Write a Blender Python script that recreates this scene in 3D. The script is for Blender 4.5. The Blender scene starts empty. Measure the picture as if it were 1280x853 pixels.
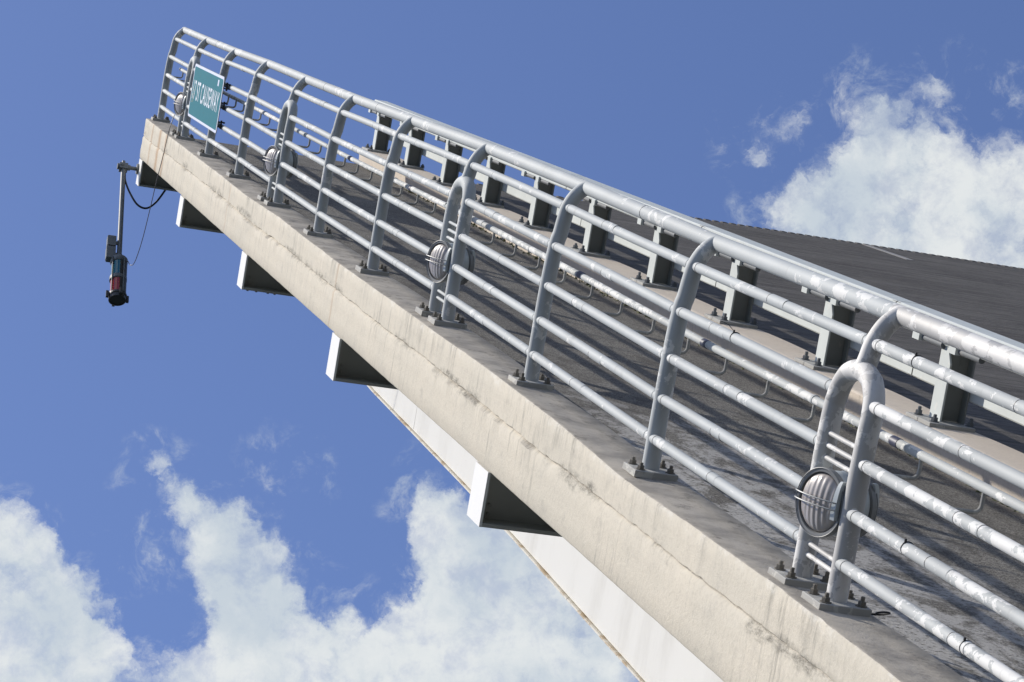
import bpy, math, random
import numpy as np
from mathutils import Vector, Matrix

random.seed(7)
rng = np.random.default_rng(7)
sc = bpy.context.scene
COL = sc.collection
UN = 2.4                      # one railing bay in metres
TH = math.radians(47.0)       # the leaf is raised this far
LEAF = Matrix.Rotation(TH, 4, 'X')   # leaf axes: x across the deck, y along it to the tip, z out of it

# ------------------------------------------------------------------ camera
cam_d = bpy.data.cameras.new('camera')
cam = bpy.data.objects.new('camera', cam_d); COL.objects.link(cam)
r_, u_, b_ = Vector((0.959308, -0.277686, -0.051179)), Vector((-0.135704, -0.612355, 0.778849)), Vector((-0.247615, -0.740211, -0.62512))
m4 = Matrix.Identity(4)
for i in range(3):
    m4[i][0], m4[i][1], m4[i][2] = r_[i], u_[i], b_[i]
m4.translation = Vector((-3.96367, -8.3418, -6.03029))
cam.matrix_world = m4
cam_d.sensor_width = 36.0
cam_d.lens = 98.897
cam_d.clip_start = 0.1
cam_d.clip_end = 20000.0
sc.camera = cam

# ------------------------------------------------------------------ light
SUN = (LEAF.to_3x3() @ Vector((-2.0, 2.6, 1.0))).normalized()
EL, AZ = math.asin(SUN.z), math.atan2(SUN.x, SUN.y)
sd = bpy.data.lights.new('sun', 'SUN'); sd.energy = 5.0; sd.angle = math.radians(0.5); sd.color = (1.0, 0.94, 0.85)
so = bpy.data.objects.new('sun', sd); COL.objects.link(so)
so.rotation_euler = SUN.to_track_quat('Z', 'Y').to_euler()
so.location = SUN * 50

sc.view_settings.view_transform = 'Standard'
sc.view_settings.look = 'None'
sc.view_settings.exposure = 0.0
sc.view_settings.gamma = 1.0
sc.view_settings.use_curve_mapping = False
sc.render.engine = 'CYCLES'

# ------------------------------------------------------------------ node helpers
class NT:
    def __init__(s, tree):
        s.t = tree; s.n = tree.nodes; s.l = tree.links
    def new(s, typ, **kw):
        x = s.n.new(typ)
        for k, v in kw.items(): setattr(x, k, v)
        return x
    def put(s, sock, v):
        if isinstance(v, bpy.types.NodeSocket): s.l.new(v, sock)
        elif v is not None:
            if hasattr(sock.default_value, '__len__') and not hasattr(v, '__len__'): v = (v, v, v)
            if hasattr(sock.default_value, '__len__') and len(sock.default_value) == 4 and len(v) == 3: v = (*v, 1)
            sock.default_value = v
    def math(s, op, a, b=None, c=None, clamp=False):
        x = s.new('ShaderNodeMath', operation=op, use_clamp=clamp)
        s.put(x.inputs[0], a); s.put(x.inputs[1], b)
        if c is not None: s.put(x.inputs[2], c)
        return x.outputs[0]
    def vmath(s, op, a, b=None, scale=None):
        x = s.new('ShaderNodeVectorMath', operation=op)
        s.put(x.inputs[0], a)
        if b is not None: s.put(x.inputs[1], b)
        if scale is not None: s.put(x.inputs['Scale'], scale)
        return x.outputs['Value'] if op in ('DOT_PRODUCT', 'LENGTH') else x.outputs[0]
    def noise(s, vec, scale, detail=6, rough=.55, dist=0.0):
        x = s.new('ShaderNodeTexNoise')
        s.put(x.inputs['Vector'], vec); s.put(x.inputs['Scale'], scale); s.put(x.inputs['Detail'], detail)
        s.put(x.inputs['Roughness'], rough); s.put(x.inputs['Distortion'], dist)
        return x.outputs['Fac']
    def step(s, v, a, b, lo=0.0, hi=1.0):
        x = s.new('ShaderNodeMapRange', interpolation_type='SMOOTHSTEP')
        s.put(x.inputs['Value'], v); s.put(x.inputs['From Min'], a); s.put(x.inputs['From Max'], b)
        s.put(x.inputs['To Min'], lo); s.put(x.inputs['To Max'], hi)
        return x.outputs[0]
    def mix(s, f, a, b, mode='MIX'):
        x = s.new('ShaderNodeMix', data_type='RGBA', blend_type=mode)
        s.put(x.inputs[0], f); s.put(x.inputs[6], a); s.put(x.inputs[7], b)
        return x.outputs[2]
    def stretch(s, vec, sx, sy, sz):
        return s.vmath('MULTIPLY', vec, (sx, sy, sz))

# ------------------------------------------------------------------ sky
# (direction, angular radius, weight) of the cumulus seen from the bridge
CLOUDS = [(0.08196, 0.82235, 0.56305, 0.01706, 1), (0.09091, 0.8305, 0.54955, 0.02275, 1), (0.10219, 0.83653, 0.53831, 0.02417, 1), (0.11975, 0.8391, 0.53064, 0.01564, 1), (0.08729, 0.84455, 0.52832, 0.03128, 1), (0.13031, 0.79587, 0.59127, 0.00626, 0.8), (0.14001, 0.8008, 0.58233, 0.00967, 0.9), (0.1521, 0.80346, 0.5756, 0.01422, 1), (0.16379, 0.80685, 0.56759, 0.01763, 1), (0.16898, 0.81464, 0.5548, 0.0182, 1.1), (0.17424, 0.82141, 0.54307, 0.01877, 1.1), (0.16605, 0.8297, 0.53294, 0.01706, 1), (0.14856, 0.83459, 0.53047, 0.01422, 0.9), (0.19499, 0.81764, 0.5417, 0.01649, 0.9), (0.2094, 0.81767, 0.53625, 0.01593, 0.9), (0.22396, 0.81839, 0.52923, 0.01706, 0.9), (0.18837, 0.82682, 0.52999, 0.02275, 1), (0.13217, 0.81291, 0.56719, 0.00853, 0.5), (0.17473, 0.79123, 0.58603, 0.01138, 0.3), (0.23796, 0.78918, 0.56619, 0.01706, 1), (0.25115, 0.79698, 0.54932, 0.02844, 1.1), (0.26387, 0.80286, 0.5346, 0.03413, 1.2), (0.23971, 0.81119, 0.53339, 0.02275, 1), (0.28576, 0.7978, 0.5309, 0.02559, 1), (0.22737, 0.77765, 0.58614, 0.00739, 0.55), (0.22993, 0.78548, 0.57459, 0.01138, 0.7), (0.27191, 0.78604, 0.55517, 0.02275, 1), (0.33383, 0.68204, 0.65068, 0.0128, 1), (0.34766, 0.67444, 0.65136, 0.01706, 1.1), (0.35671, 0.66494, 0.65621, 0.01649, 1), (0.36294, 0.6534, 0.66434, 0.01593, 0.85), (0.35468, 0.64504, 0.67685, 0.01024, 0.75), (0.36974, 0.63778, 0.67567, 0.00967, 0.55), (0.38205, 0.63125, 0.67495, 0.00739, 0.5), (0.37508, 0.65955, 0.65139, 0.02417, 1), (0.39408, 0.65754, 0.64215, 0.02417, 1), (0.40459, 0.64398, 0.6493, 0.01564, 1), (0.41031, 0.65635, 0.63313, 0.02417, 1.1), (0.38589, 0.66987, 0.63431, 0.02275, 1), (0.35971, 0.67762, 0.64143, 0.01991, 1), (0.31895, 0.66747, 0.67288, 0.00853, 0.55), (0.32979, 0.66148, 0.67356, 0.00683, 0.5), (0.40273, 0.62548, 0.66827, 0.00626, 0.6)]
SKY_STRENGTH = 0.1
w = bpy.data.worlds.new('World'); sc.world = w; w.use_nodes = True
N = NT(w.node_tree); N.n.clear()
sky = N.new('ShaderNodeTexSky', sky_type='NISHITA', sun_disc=False)
sky.sun_elevation = EL; sky.sun_rotation = AZ; sky.altitude = 0; sky.air_density = 1.0; sky.dust_density = 0.6; sky.ozone_density = 2.0
tc = N.new('ShaderNodeTexCoord').outputs['Generated']
dirv = N.vmath('NORMALIZE', tc)
warp = N.new('ShaderNodeTexNoise'); N.put(warp.inputs['Vector'], dirv); N.put(warp.inputs['Scale'], 26.0); N.put(warp.inputs['Detail'], 5.0)
wv = N.vmath('SCALE', N.vmath('SUBTRACT', warp.outputs['Color'], (.5, .5, .5)), scale=0.022)
warp2 = N.new('ShaderNodeTexNoise'); N.put(warp2.inputs['Vector'], dirv); N.put(warp2.inputs['Scale'], 110.0); N.put(warp2.inputs['Detail'], 6.0); N.put(warp2.inputs['Roughness'], .65)
wv2 = N.vmath('SCALE', N.vmath('SUBTRACT', warp2.outputs['Color'], (.5, .5, .5)), scale=0.014)
dw_ = N.vmath('NORMALIZE', N.vmath('ADD', dirv, N.vmath('ADD', wv, wv2)))
dens = None
for i_, (x, y, z, r, wt) in enumerate(CLOUDS):
    if i_ in (13, 14, 15, 16): r *= .82
    if i_ >= 27: wt *= .60
    if 5 <= i_ <= 12: r *= .88; wt *= .85
    c = math.cos(r * 1.30)
    mr = N.new('ShaderNodeMapRange'); mr.clamp = True
    N.put(mr.inputs['Value'], N.vmath('DOT_PRODUCT', dw_, (x, y, z)))
    N.put(mr.inputs['From Min'], c); N.put(mr.inputs['From Max'], 1.0); N.put(mr.inputs['To Min'], 0.0); N.put(mr.inputs['To Max'], wt)
    dens = mr.outputs[0] if dens is None else N.math('ADD', dens, mr.outputs[0])
dens = N.math('MINIMUM', dens, 1.25)
halo = None
for (x, y, z, r, wt) in CLOUDS:
    mr = N.new('ShaderNodeMapRange'); mr.clamp = True
    N.put(mr.inputs['Value'], N.vmath('DOT_PRODUCT', dw_, (x, y, z)))
    N.put(mr.inputs['From Min'], math.cos(r * 1.3 + .009)); N.put(mr.inputs['From Max'], 1.0); N.put(mr.inputs['To Min'], 0.0); N.put(mr.inputs['To Max'], 1.0)
    halo = mr.outputs[0] if halo is None else N.math('MAXIMUM', halo, mr.outputs[0])
# the same kind of cumulus over the rest of the sky, clear of the part built above
far = N.step(N.vmath('DOT_PRODUCT', dirv, (0.247615, 0.740211, 0.62512)), math.cos(math.radians(22)), math.cos(math.radians(13)), 1.0, 0.0)
gen = N.math('MULTIPLY', N.step(N.noise(dirv, 3.2, 3, .5), .47, .61, 0.0, 1.2), far)
dens = N.math('ADD', dens, gen)
fb = N.noise(N.vmath('ADD', dirv, wv2), 44.0, 15, .63, .1)
fb2 = N.noise(dirv, 19.0, 8, .55, .2)
cov = N.math('ADD', N.math('MULTIPLY', dens, 0.86), N.math('MULTIPLY', N.math('SUBTRACT', fb, .5), 2.2))
cov = N.math('ADD', cov, N.math('MULTIPLY', N.math('SUBTRACT', fb2, .5), .5))
cov = N.math('MULTIPLY', cov, N.step(dens, 0.02, 0.22))
alpha = N.math('MULTIPLY', N.math('ADD', N.step(cov, 0.12, 1.05, 0, .70), N.step(cov, 0.26, .70, 0, .30)), .96)
shade = N.step(N.math('ADD', N.math('MULTIPLY', fb, .8), N.math('MULTIPLY', N.math('SUBTRACT', N.noise(dirv, 24.0, 6, .5, .3), .5), 1.3)), 0.18, 0.62)
wn_ = N.noise(N.vmath('ADD', dirv, wv), 52.0, 14, .70, .4)
wisp = N.math('MULTIPLY', N.step(wn_, .49, .74), N.step(halo, .04, .60, 0, .50))
alpha = N.math('MULTIPLY', alpha, N.step(N.noise(dirv, 70.0, 10, .65, .2), .30, .56, .70, 1.0))
alpha = N.math('MAXIMUM', alpha, wisp)
ccol = N.mix(shade, (5.9, 6.6, 7.2), (8.0, 8.3, 8.3))
skyc = N.mix(1.0, sky.outputs[0], (1.10, 1.13, 1.42), 'MULTIPLY')
allsky = N.mix(alpha, skyc, ccol)
bg = N.new('ShaderNodeBackground'); N.put(bg.inputs['Color'], allsky); N.put(bg.inputs['Strength'], SKY_STRENGTH)
out = N.new('ShaderNodeOutputWorld'); N.l.new(bg.outputs[0], out.inputs['Surface'])

# ------------------------------------------------------------------ materials
def material(name):
    m = bpy.data.materials.new(name); m.use_nodes = True
    n = NT(m.node_tree); n.n.clear()
    o = n.new('ShaderNodeOutputMaterial'); p = n.new('ShaderNodeBsdfPrincipled'); n.l.new(p.outputs[0], o.inputs[0])
    n.p = p
    t = n.new('ShaderNodeTexCoord'); n.obj = t.outputs['Object']
    oi = n.new('ShaderNodeObjectInfo'); n.rnd = oi.outputs['Random']
    return m, n
def fin(n, col=None, rough=None, metal=None, bump=None, bs=.3, bd=.01, **kw):
    p = n.p
    if col is not None: n.put(p.inputs['Base Color'], col)
    if rough is not None: n.put(p.inputs['Roughness'], rough)
    if metal is not None: n.put(p.inputs['Metallic'], metal)
    if bump is not None:
        b = n.new('ShaderNodeBump'); n.put(b.inputs['Height'], bump); n.put(b.inputs['Strength'], bs); n.put(b.inputs['Distance'], bd)
        n.l.new(b.outputs[0], p.inputs['Normal'])
    for k, v in kw.items(): n.put(p.inputs[k], v)

def paint(name, base, flake, amount, dirt=(.16, .15, .13), bare=0.0):
    m, n = material(name)
    co = n.vmath('ADD', n.obj, n.vmath('SCALE', (13.1, 7.7, 3.3), scale=n.math('MULTIPLY', n.rnd, 9.0)))
    st = n.stretch(co, 1.0, .55, .8)
    big = n.noise(st, 3.0, 3, .5)
    fine = n.noise(st, 17.0, 5, .62, .4)
    fm = n.step(n.math('ADD', fine, n.math('MULTIPLY', n.math('SUBTRACT', big, .5), .75)), amount, amount + .03)
    tone = n.noise(co, 2.3, 4, .6)
    c = n.mix(n.step(tone, .3, .75), base, tuple(x * 1.13 for x in base))
    c = n.mix(fm, c, n.mix(n.noise(co, 40, 3), tuple(x * .86 for x in flake), flake))
    grime = n.step(n.noise(n.stretch(co, 1, 1, .35), 9.0, 7, .7), .58, .76, 0, .55)
    c = n.mix(grime, c, tuple(b * .5 + d * .5 for b, d in zip(base, dirt)))
    fin(n, c, n.mix(fm, (.68,) * 3, (.74,) * 3), bare, n.math('ADD', n.math('MULTIPLY', fm, .6), n.math('MULTIPLY', n.noise(co, 60, 3), .25)), .35, .002, **{'Specular IOR Level': .32})
    return m
M = {}
M['paint'] = paint('grey_paint', (.405, .425, .425), (.70, .70, .68), .63)
M['paint_worn'] = paint('worn_grey_paint', (.405, .42, .415), (.74, .735, .71), .545)
M['galv'] = paint('bare_galvanised_steel', (.41, .405, .395), (.66, .65, .63), .50, bare=.25)
M['barrier'] = paint('barrier_paint', (.50, .53, .515), (.64, .65, .62), .68, dirt=(.4, .4, .38))
M['web'] = paint('shaded_grimy_web', (.22, .235, .23), (.3, .3, .29), .7, dirt=(.03, .03, .026))  # web and rear flange: shade painted into the base colour, besides grime streaks
M['plate'] = paint('weathered_plate', (.34, .335, .315), (.50, .49, .45), .55, dirt=(.12, .09, .06))
M['dark'] = paint('dark_galvanised', (.13, .14, .15), (.2, .2, .2), .62)

def plain(name, c, rough=.5, metal=0, var=.15, sc_=8, bs=.15, **kw):
    m, n = material(name)
    k = n.noise(n.obj, sc_, 6, .6)
    fin(n, n.mix(k, tuple(x * (1 - var) for x in c), tuple(x * (1 + var) for x in c)), rough, metal, k, bs, .003, **kw)
    return m
M['rust'] = plain('rusty_bolt', (.165, .15, .125), .75, .2, .45, 60, .4)
M['black'] = plain('black_rubber', (.012, .012, .013), .5)
M['navy'] = plain('navy_tape', (.03, .035, .07), .5)
M['wire'] = plain('bare_wire', (.12, .11, .11), .5)
M['lampgrey'] = plain('lamp_casting', (.27, .28, .28), .45, 0, .2, 14)
M['lampdark'] = plain('lamp_rim', (.19, .195, .195), .5, 0, .2, 14)
M['lamplight'] = plain('lamp_visor', (.44, .48, .49), .4, 0, .1, 14)
M['navgrey'] = plain('navigation_grey', (.17, .185, .19), .5, 0, .2, 10)
M['navdark'] = plain('navigation_dark', (.06, .06, .06), .45, 0, .3, 20)
M['teal'] = plain('sign_teal', (.005, .15, .195), .65, 0, .06, 3, .03, **{'Specular IOR Level': .08})
M['signborder'] = plain('sign_border', (.62, .66, .80), .45, 0, .05, 3, .03)
M['signtext'] = plain('sign_lettering', (.66, .72, .78), .45, 0, .05, 3, .03)
M['signback'] = plain('sign_edge', (.2, .22, .23), .5, .3, .1, 5)
M['scrub'] = plain('sign_scratch', (.012, .10, .08), .6)
M['lens'] = plain('lamp_glass', (.47, .42, .385), .4, 0, .08, 5, .05, **{'Coat Weight': .7, 'Transmission Weight': .25, 'IOR': 1.45})
M['glassgreen'] = plain('green_glass', (.004, .17, .23), .1, 0, .1, 5, .02, **{'Coat Weight': 1.0, 'Transmission Weight': .1})
M['glassred'] = plain('red_glass', (.55, .025, .012), .1, 0, .1, 5, .02, **{'Coat Weight': 1.0, 'Transmission Weight': .1})
M['weed'] = plain('weed_green', (.10, .105, .045), .8, 0, .4, 3)

# white steel of the girder and floor beams, rust and grime at the edges
m, n = material('white_steel'); M['white'] = m
k = n.noise(n.stretch(n.obj, 1, .6, .25), 3.0, 7, .65)
c = n.mix(n.step(k, .42, .75), (.75, .735, .68), (.64, .62, .56))
rs = n.step(n.noise(n.obj, 7.0, 8, .7), .66, .74, 0, .7)
c = n.mix(rs, c, (.36, .25, .16))
fin(n, c, .45, 0, k, .1, .004)
M['beamshade'] = plain('shaded_beam_paint', (.42, .42, .39), .6, 0, .2, 3)  # white beam paint greyed: shade under the deck is put into the colour
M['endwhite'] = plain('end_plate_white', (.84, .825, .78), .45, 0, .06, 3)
m, n = material('rusted_flange_edge'); M['flange'] = m
k = n.noise(n.stretch(n.obj, 1, .5, 1), 6.0, 8, .7)
c = n.mix(n.step(k, .50, .62), (.66, .63, .56), (.42, .32, .20))
c = n.mix(n.step(n.noise(n.obj, 13, 6, .7), .60, .68, 0, .9), c, (.09, .06, .04))
fin(n, c, .7, 0, k, .4, .01)

def concrete(name, base, dark, warm, streak=1.0, rust_at=None, top=None):
    m, n = material(name)
    geo = n.new('ShaderNodeNewGeometry')
    sx = n.new('ShaderNodeSeparateXYZ'); n.l.new(n.obj, sx.inputs[0])
    co = n.obj
    a = n.noise(co, 1.6, 8, .62); b = n.noise(co, 38, 5, .7); f = n.noise(co, 150, 3, .7)
    c = n.mix(n.step(a, .32, .70), base, warm)
    c = n.mix(n.math('MULTIPLY', n.step(b, .45, .75), .30), c, tuple(x * .62 for x in base))
    # run-off streaks down the face
    s1 = n.noise(n.stretch(co, 2, 5.5, .55), 3.2, 7, .68)
    s2 = n.noise(n.stretch(co, 1, 1, 1), .9, 4, .5)
    st = n.math('MULTIPLY', n.step(s1, .53, .76), n.step(s2, .42, .62, .15, 1.0))
    c = n.mix(n.math('MULTIPLY', st, .62 * streak, clamp=True), c, dark)
    s3 = n.noise(n.stretch(co, 2, 8, .7), 2.3, 7, .75)
    c = n.mix(n.math('MULTIPLY', n.math('MULTIPLY', n.step(s3, .58, .70), n.step(n.noise(co, 1.7, 5, .6), .46, .60)), .55 * streak, clamp=True), c, dark)
    # soot and algae running down from the arris
    if top is not None:
        dr = n.noise(n.stretch(co, 2, 4.2, .40), 2.4, 8, .74)
        c = n.mix(n.math('MULTIPLY', n.math('MULTIPLY', n.math('MULTIPLY', n.step(dr, .46, .66), n.step(n.noise(co, 1.05, 6, .7), .46, .62)), n.step(n.math('ADD', sx.outputs['Z'], n.math('MULTIPLY', n.math('SUBTRACT', dr, .5), .25)), -.24, -.02)), .70), c, dark)
        c = n.mix(n.step(n.noise(co, 5.5, 8, .75), .52, .72, 0, .38), c, (.33, .315, .28))
    if top is not None:
        ar = n.math('MULTIPLY', n.step(n.noise(n.stretch(co, 1, .6, 1), 9, 7, .75), .50, .62), n.step(sx.outputs['Z'], -.085, -.035))
        c = n.mix(n.math('MULTIPLY', ar, .5), c, (.72, .69, .62))
        fk = n.step(n.noise(n.stretch(co, 2, .8, 1), 15, 6, .8), .66, .72, 0, .7)
        c = n.mix(n.math('MULTIPLY', fk, n.step(n.noise(co, 1.9, 4, .6), .5, .6)), c, (.13, .12, .105))
    # light lime streaks
    c = n.mix(n.math('MULTIPLY', n.step(n.noise(n.stretch(co, 2, 7, .5), 2.1, 6, .6), .6, .8), .35), c, tuple(min(1, x * 1.25) for x in base))
    if rust_at:
        for (y0, wd, am) in rust_at:
            d = n.math('ABSOLUTE', n.math('SUBTRACT', n.math('ADD', sx.outputs['Y'], n.math('MULTIPLY', n.math('SUBTRACT', s1, .5), .25)), y0))
            c = n.mix(n.step(d, wd, 0.0, 0, am), c, (.40, .25, .14))
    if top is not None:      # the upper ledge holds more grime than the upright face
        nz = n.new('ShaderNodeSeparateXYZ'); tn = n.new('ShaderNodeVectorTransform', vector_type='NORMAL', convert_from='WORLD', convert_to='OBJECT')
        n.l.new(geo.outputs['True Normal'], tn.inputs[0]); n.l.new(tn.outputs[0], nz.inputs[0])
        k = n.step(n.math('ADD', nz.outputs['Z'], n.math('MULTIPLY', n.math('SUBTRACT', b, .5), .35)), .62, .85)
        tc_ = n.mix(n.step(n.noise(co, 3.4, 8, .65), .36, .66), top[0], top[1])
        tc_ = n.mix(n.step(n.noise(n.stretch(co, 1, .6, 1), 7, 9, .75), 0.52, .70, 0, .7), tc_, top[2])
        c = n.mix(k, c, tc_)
    h = n.math('ADD', n.math('MULTIPLY', b, .7), n.math('ADD', n.math('MULTIPLY', f, .35), n.math('MULTIPLY', a, .6)))
    fin(n, c, .88, 0, h, .45, .012, **{'Specular IOR Level': .15})
    return m, n, c
M['parapet'], n, c = concrete('parapet_concrete', (.59, .545, .455), (.14, .135, .12), (.63, .575, .475), 1.1,
    [(9.28 * UN, .20, .75), (9.02 * UN, .12, .7), (9.62 * UN, .10, .5), (4.2 * UN, .06, .4), (6.7 * UN, .05, .3)],
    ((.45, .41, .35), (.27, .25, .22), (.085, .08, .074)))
# dark growth along the construction joint
sx = n.new('ShaderNodeSeparateXYZ'); n.l.new(n.obj, sx.inputs[0])
jn = n.noise(n.stretch(n.obj, 1, 1.1, 3.0), 2.6, 8, .7)
dist = n.math('ABSOLUTE', n.math('ADD', sx.outputs['Z'], n.math('ADD', .213, n.math('MULTIPLY', n.math('SUBTRACT', jn, .5), .16))))
gm = n.math('MULTIPLY', n.step(dist, .055, .0), n.step(n.noise(n.obj, .63, 7, .75), .47, .57))
gm = n.math('MULTIPLY', gm, n.step(n.noise(n.stretch(n.obj, 1, .45, 1.3), 24, 8, .85), .36, .64))
n.put(n.p.inputs['Base Color'], n.mix(n.math('MULTIPLY', gm, .85), c, (.09, .085, .07)))
M['kerb'], _, _ = concrete('barrier_kerb_concrete', (.61, .53, .44), (.19, .17, .14), (.65, .575, .48), .75)

# walkway: coarse grey concrete with pale spilt patches
m, n = material('walkway_concrete'); M['walk'] = m
a = n.noise(n.stretch(n.obj, 1, .6, 1), 1.2, 8, .65); g = n.noise(n.obj, 90, 4, .8); g2 = n.noise(n.obj, 34, 5, .75)
c = n.mix(n.step(a, .3, .7), (.20, .19, .172), (.30, .285, .255))
c = n.mix(n.step(g, .40, .62, 0, .9), c, (.045, .042, .038))
c = n.mix(n.step(n.noise(n.obj, 22, 6, .85), .56, .66, 0, .75), c, (.42, .40, .36))
c = n.mix(n.step(g2, .56, .68, 0, .7), c, (.36, .335, .29))
c = n.mix(n.step(n.noise(n.obj, 48, 5, .75), .56, .66, 0, .7), c, (.04, .038, .036))
sx = n.new('ShaderNodeSeparateXYZ'); n.l.new(n.obj, sx.inputs[0])
pm = n.math('MULTIPLY', n.step(sx.outputs['Y'], 3.3 * UN, 1.5 * UN), n.step(sx.outputs['X'], .95 * UN, .15 * UN))
pp = n.step(n.math('ADD', n.noise(n.stretch(n.obj, 1.5, .8, 1), 2.2, 9, .72, .6), n.math('MULTIPLY', pm, .17)), .565, .66)
c = n.mix(n.math('MULTIPLY', n.math('MULTIPLY', pp, pm), n.step(g2, .35, .5)), c, (.50, .485, .46))
c = n.mix(n.step(n.noise(n.stretch(n.obj, 1.4, .8, 1), 2.6, 9, .75, .5), .50, .62, 0, .55), c, (.075, .07, .063))
c = n.mix(n.step(n.noise(n.stretch(n.obj, 6, .9, 1), 3.0, 6, .7), .66, .72, 0, .6), c, (.05, .047, .043))
fin(n, c, .9, 0, n.math('ADD', g, g2), .8, .014, **{'Specular IOR Level': .12})

m, n = material('road_asphalt'); M['road'] = m
g = n.noise(n.obj, 70, 4, .8); tr = n.noise(n.stretch(n.obj, .12, 1.6, 1), 6.0, 8, .72); a = n.noise(n.obj, .6, 6, .6)
c = n.mix(n.step(a, .3, .7), (.105, .100, .093), (.140, .133, .123))
c = n.mix(n.step(tr, .40, .66, 0, .8), c, (.052, .049, .047))
c = n.mix(n.step(n.noise(n.stretch(n.obj, .5, 1, 1), 22, 6, .85), .52, .66, 0, .7), c, (.20, .178, .165))
c = n.mix(n.step(n.noise(n.stretch(n.obj, .5, 1, 1), 17, 6, .85), .53, .66, 0, .7), c, (.035, .033, .031))
fin(n, c, .9, 0, n.math('ADD', g, n.math('MULTIPLY', tr, 1.5)), .6, .012, **{'Specular IOR Level': .12})
M['marking'] = plain('road_marking_white', (.27, .26, .245), .7, 0, .35, 30)
M['steeldark'] = plain('joint_steel', (.07, .065, .06), .6, .4, .4, 30)
m, n = material('water'); M['water'] = m
wn = n.noise(n.obj, .35, 8, .6)
fin(n, (.008, .018, .022), .35, 0, wn, .35, .4, **{'Specular IOR Level': .25})

# ------------------------------------------------------------------ mesh helpers (leaf units: (u along, v across, w out))
class MB:
    def __init__(s): s.v = []; s.f = []; s.sm = []
    def add(s, vs, fs, smooth=False):
        o = len(s.v); s.v += [tuple(float(q) for q in x) for x in vs]
        for f in fs: s.f.append(tuple(i + o for i in f)); s.sm.append(smooth)
    def box(s, x0, x1, y0, y1, z0, z1, ch=0.0):
        if ch <= 0:
            vs = [(x, y, z) for x in (x0, x1) for y in (y0, y1) for z in (z0, z1)]
            s.add(vs, [(0, 1, 3, 2), (4, 6, 7, 5), (0, 4, 5, 1), (2, 3, 7, 6), (0, 2, 6, 4), (1, 5, 7, 3)]); return
        # chamfered top edge
        vs = [(x, y, z0) for x, y in ((x0, y0), (x1, y0), (x1, y1), (x0, y1))] + [(x, y, z1 - ch) for x, y in ((x0, y0), (x1, y0), (x1, y1), (x0, y1))]
        vs += [(x, y, z1) for x, y in ((x0 + ch, y0 + ch), (x1 - ch, y0 + ch), (x1 - ch, y1 - ch), (x0 + ch, y1 - ch))]
        fs = [(3, 2, 1, 0), (8, 9, 10, 11)]
        for i in range(4):
            j = (i + 1) % 4; fs += [(i, j, 4 + j, 4 + i), (4 + i, 4 + j, 8 + j, 8 + i)]
        s.add(vs, fs)
    def tube(s, pts, r, seg=12, caps=True, sx=1.0):
        P = [np.array(p, float) for p in pts]; n = len(P)
        R = list(r) if hasattr(r, '__len__') else [r] * n
        T = []
        for i in range(n):
            t = P[min(i + 1, n - 1)] - P[max(i - 1, 0)]; T.append(t / (np.linalg.norm(t) + 1e-12))
        ref = np.array([0, 0, 1.0]) if abs(T[0][2]) < .8 else np.array([1.0, 0, 0])
        nrm = ref - T[0] * (ref @ T[0]); nrm /= np.linalg.norm(nrm)
        vs = []
        for i in range(n):
            nrm = nrm - T[i] * (nrm @ T[i]); nrm /= np.linalg.norm(nrm); bi = np.cross(T[i], nrm)
            for k in range(seg):
                a = 2 * math.pi * k / seg
                vs.append(P[i] + R[i] * (math.cos(a) * nrm + math.sin(a) * bi))
        fs = [(i * seg + k, i * seg + (k + 1) % seg, (i + 1) * seg + (k + 1) % seg, (i + 1) * seg + k) for i in range(n - 1) for k in range(seg)]
        s.add(vs, fs, True)
        if caps:
            o = len(s.v) - len(vs)
            s.f.append(tuple(o + k for k in reversed(range(seg)))); s.sm.append(False)
            s.f.append(tuple(o + (n - 1) * seg + k for k in range(seg))); s.sm.append(False)
    def cyl(s, p, q, r, seg=16): s.tube([p, q], r, seg)
    def lathe(s, prof, axis, seg=32, origin=(0, 0, 0), smooth=True):
        # prof: (radius, distance along axis) pairs
        ax = np.array(axis, float); ax /= np.linalg.norm(ax)
        ref = np.array([0, 0, 1.0]) if abs(ax[2]) < .8 else np.array([1.0, 0, 0])
        e1 = ref - ax * (ref @ ax); e1 /= np.linalg.norm(e1); e2 = np.cross(ax, e1); o = np.array(origin, float)
        vs = [o + ax * h + r * (math.cos(2 * math.pi * k / seg) * e1 + math.sin(2 * math.pi * k / seg) * e2) for r, h in prof for k in range(seg)]
        fs = [(i * seg + k, i * seg + (k + 1) % seg, (i + 1) * seg + (k + 1) % seg, (i + 1) * seg + k) for i in range(len(prof) - 1) for k in range(seg)]
        s.add(vs, fs, smooth)
        o_ = len(s.v) - len(vs)
        if prof[0][0] > 1e-6: s.f.append(tuple(o_ + k for k in reversed(range(seg)))); s.sm.append(False)
        if prof[-1][0] > 1e-6: s.f.append(tuple(o_ + (len(prof) - 1) * seg + k for k in range(seg))); s.sm.append(False)
    def extrude(s, poly, y0, y1):
        # polygon in x,z swept along y
        n = len(poly)
        vs = [(x, y0, z) for x, z in poly] + [(x, y1, z) for x, z in poly]
        s.add(vs, [tuple(range(n)), tuple(range(2 * n - 1, n - 1, -1))] + [(i, i + n, (i + 1) % n + n, (i + 1) % n) for i in range(n)])
    def mesh(s, name):
        me = bpy.data.meshes.new(name)
        me.from_pydata(s.v, [], s.f); me.update()
        me.polygons.foreach_set('use_smooth', s.sm)
        import bmesh
        bm = bmesh.new(); bm.from_mesh(me); bmesh.ops.recalc_face_normals(bm, faces=bm.faces); bm.to_mesh(me); bm.free()
        if any(s.sm): me.set_sharp_from_angle(angle=math.radians(42))
        return me

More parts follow.
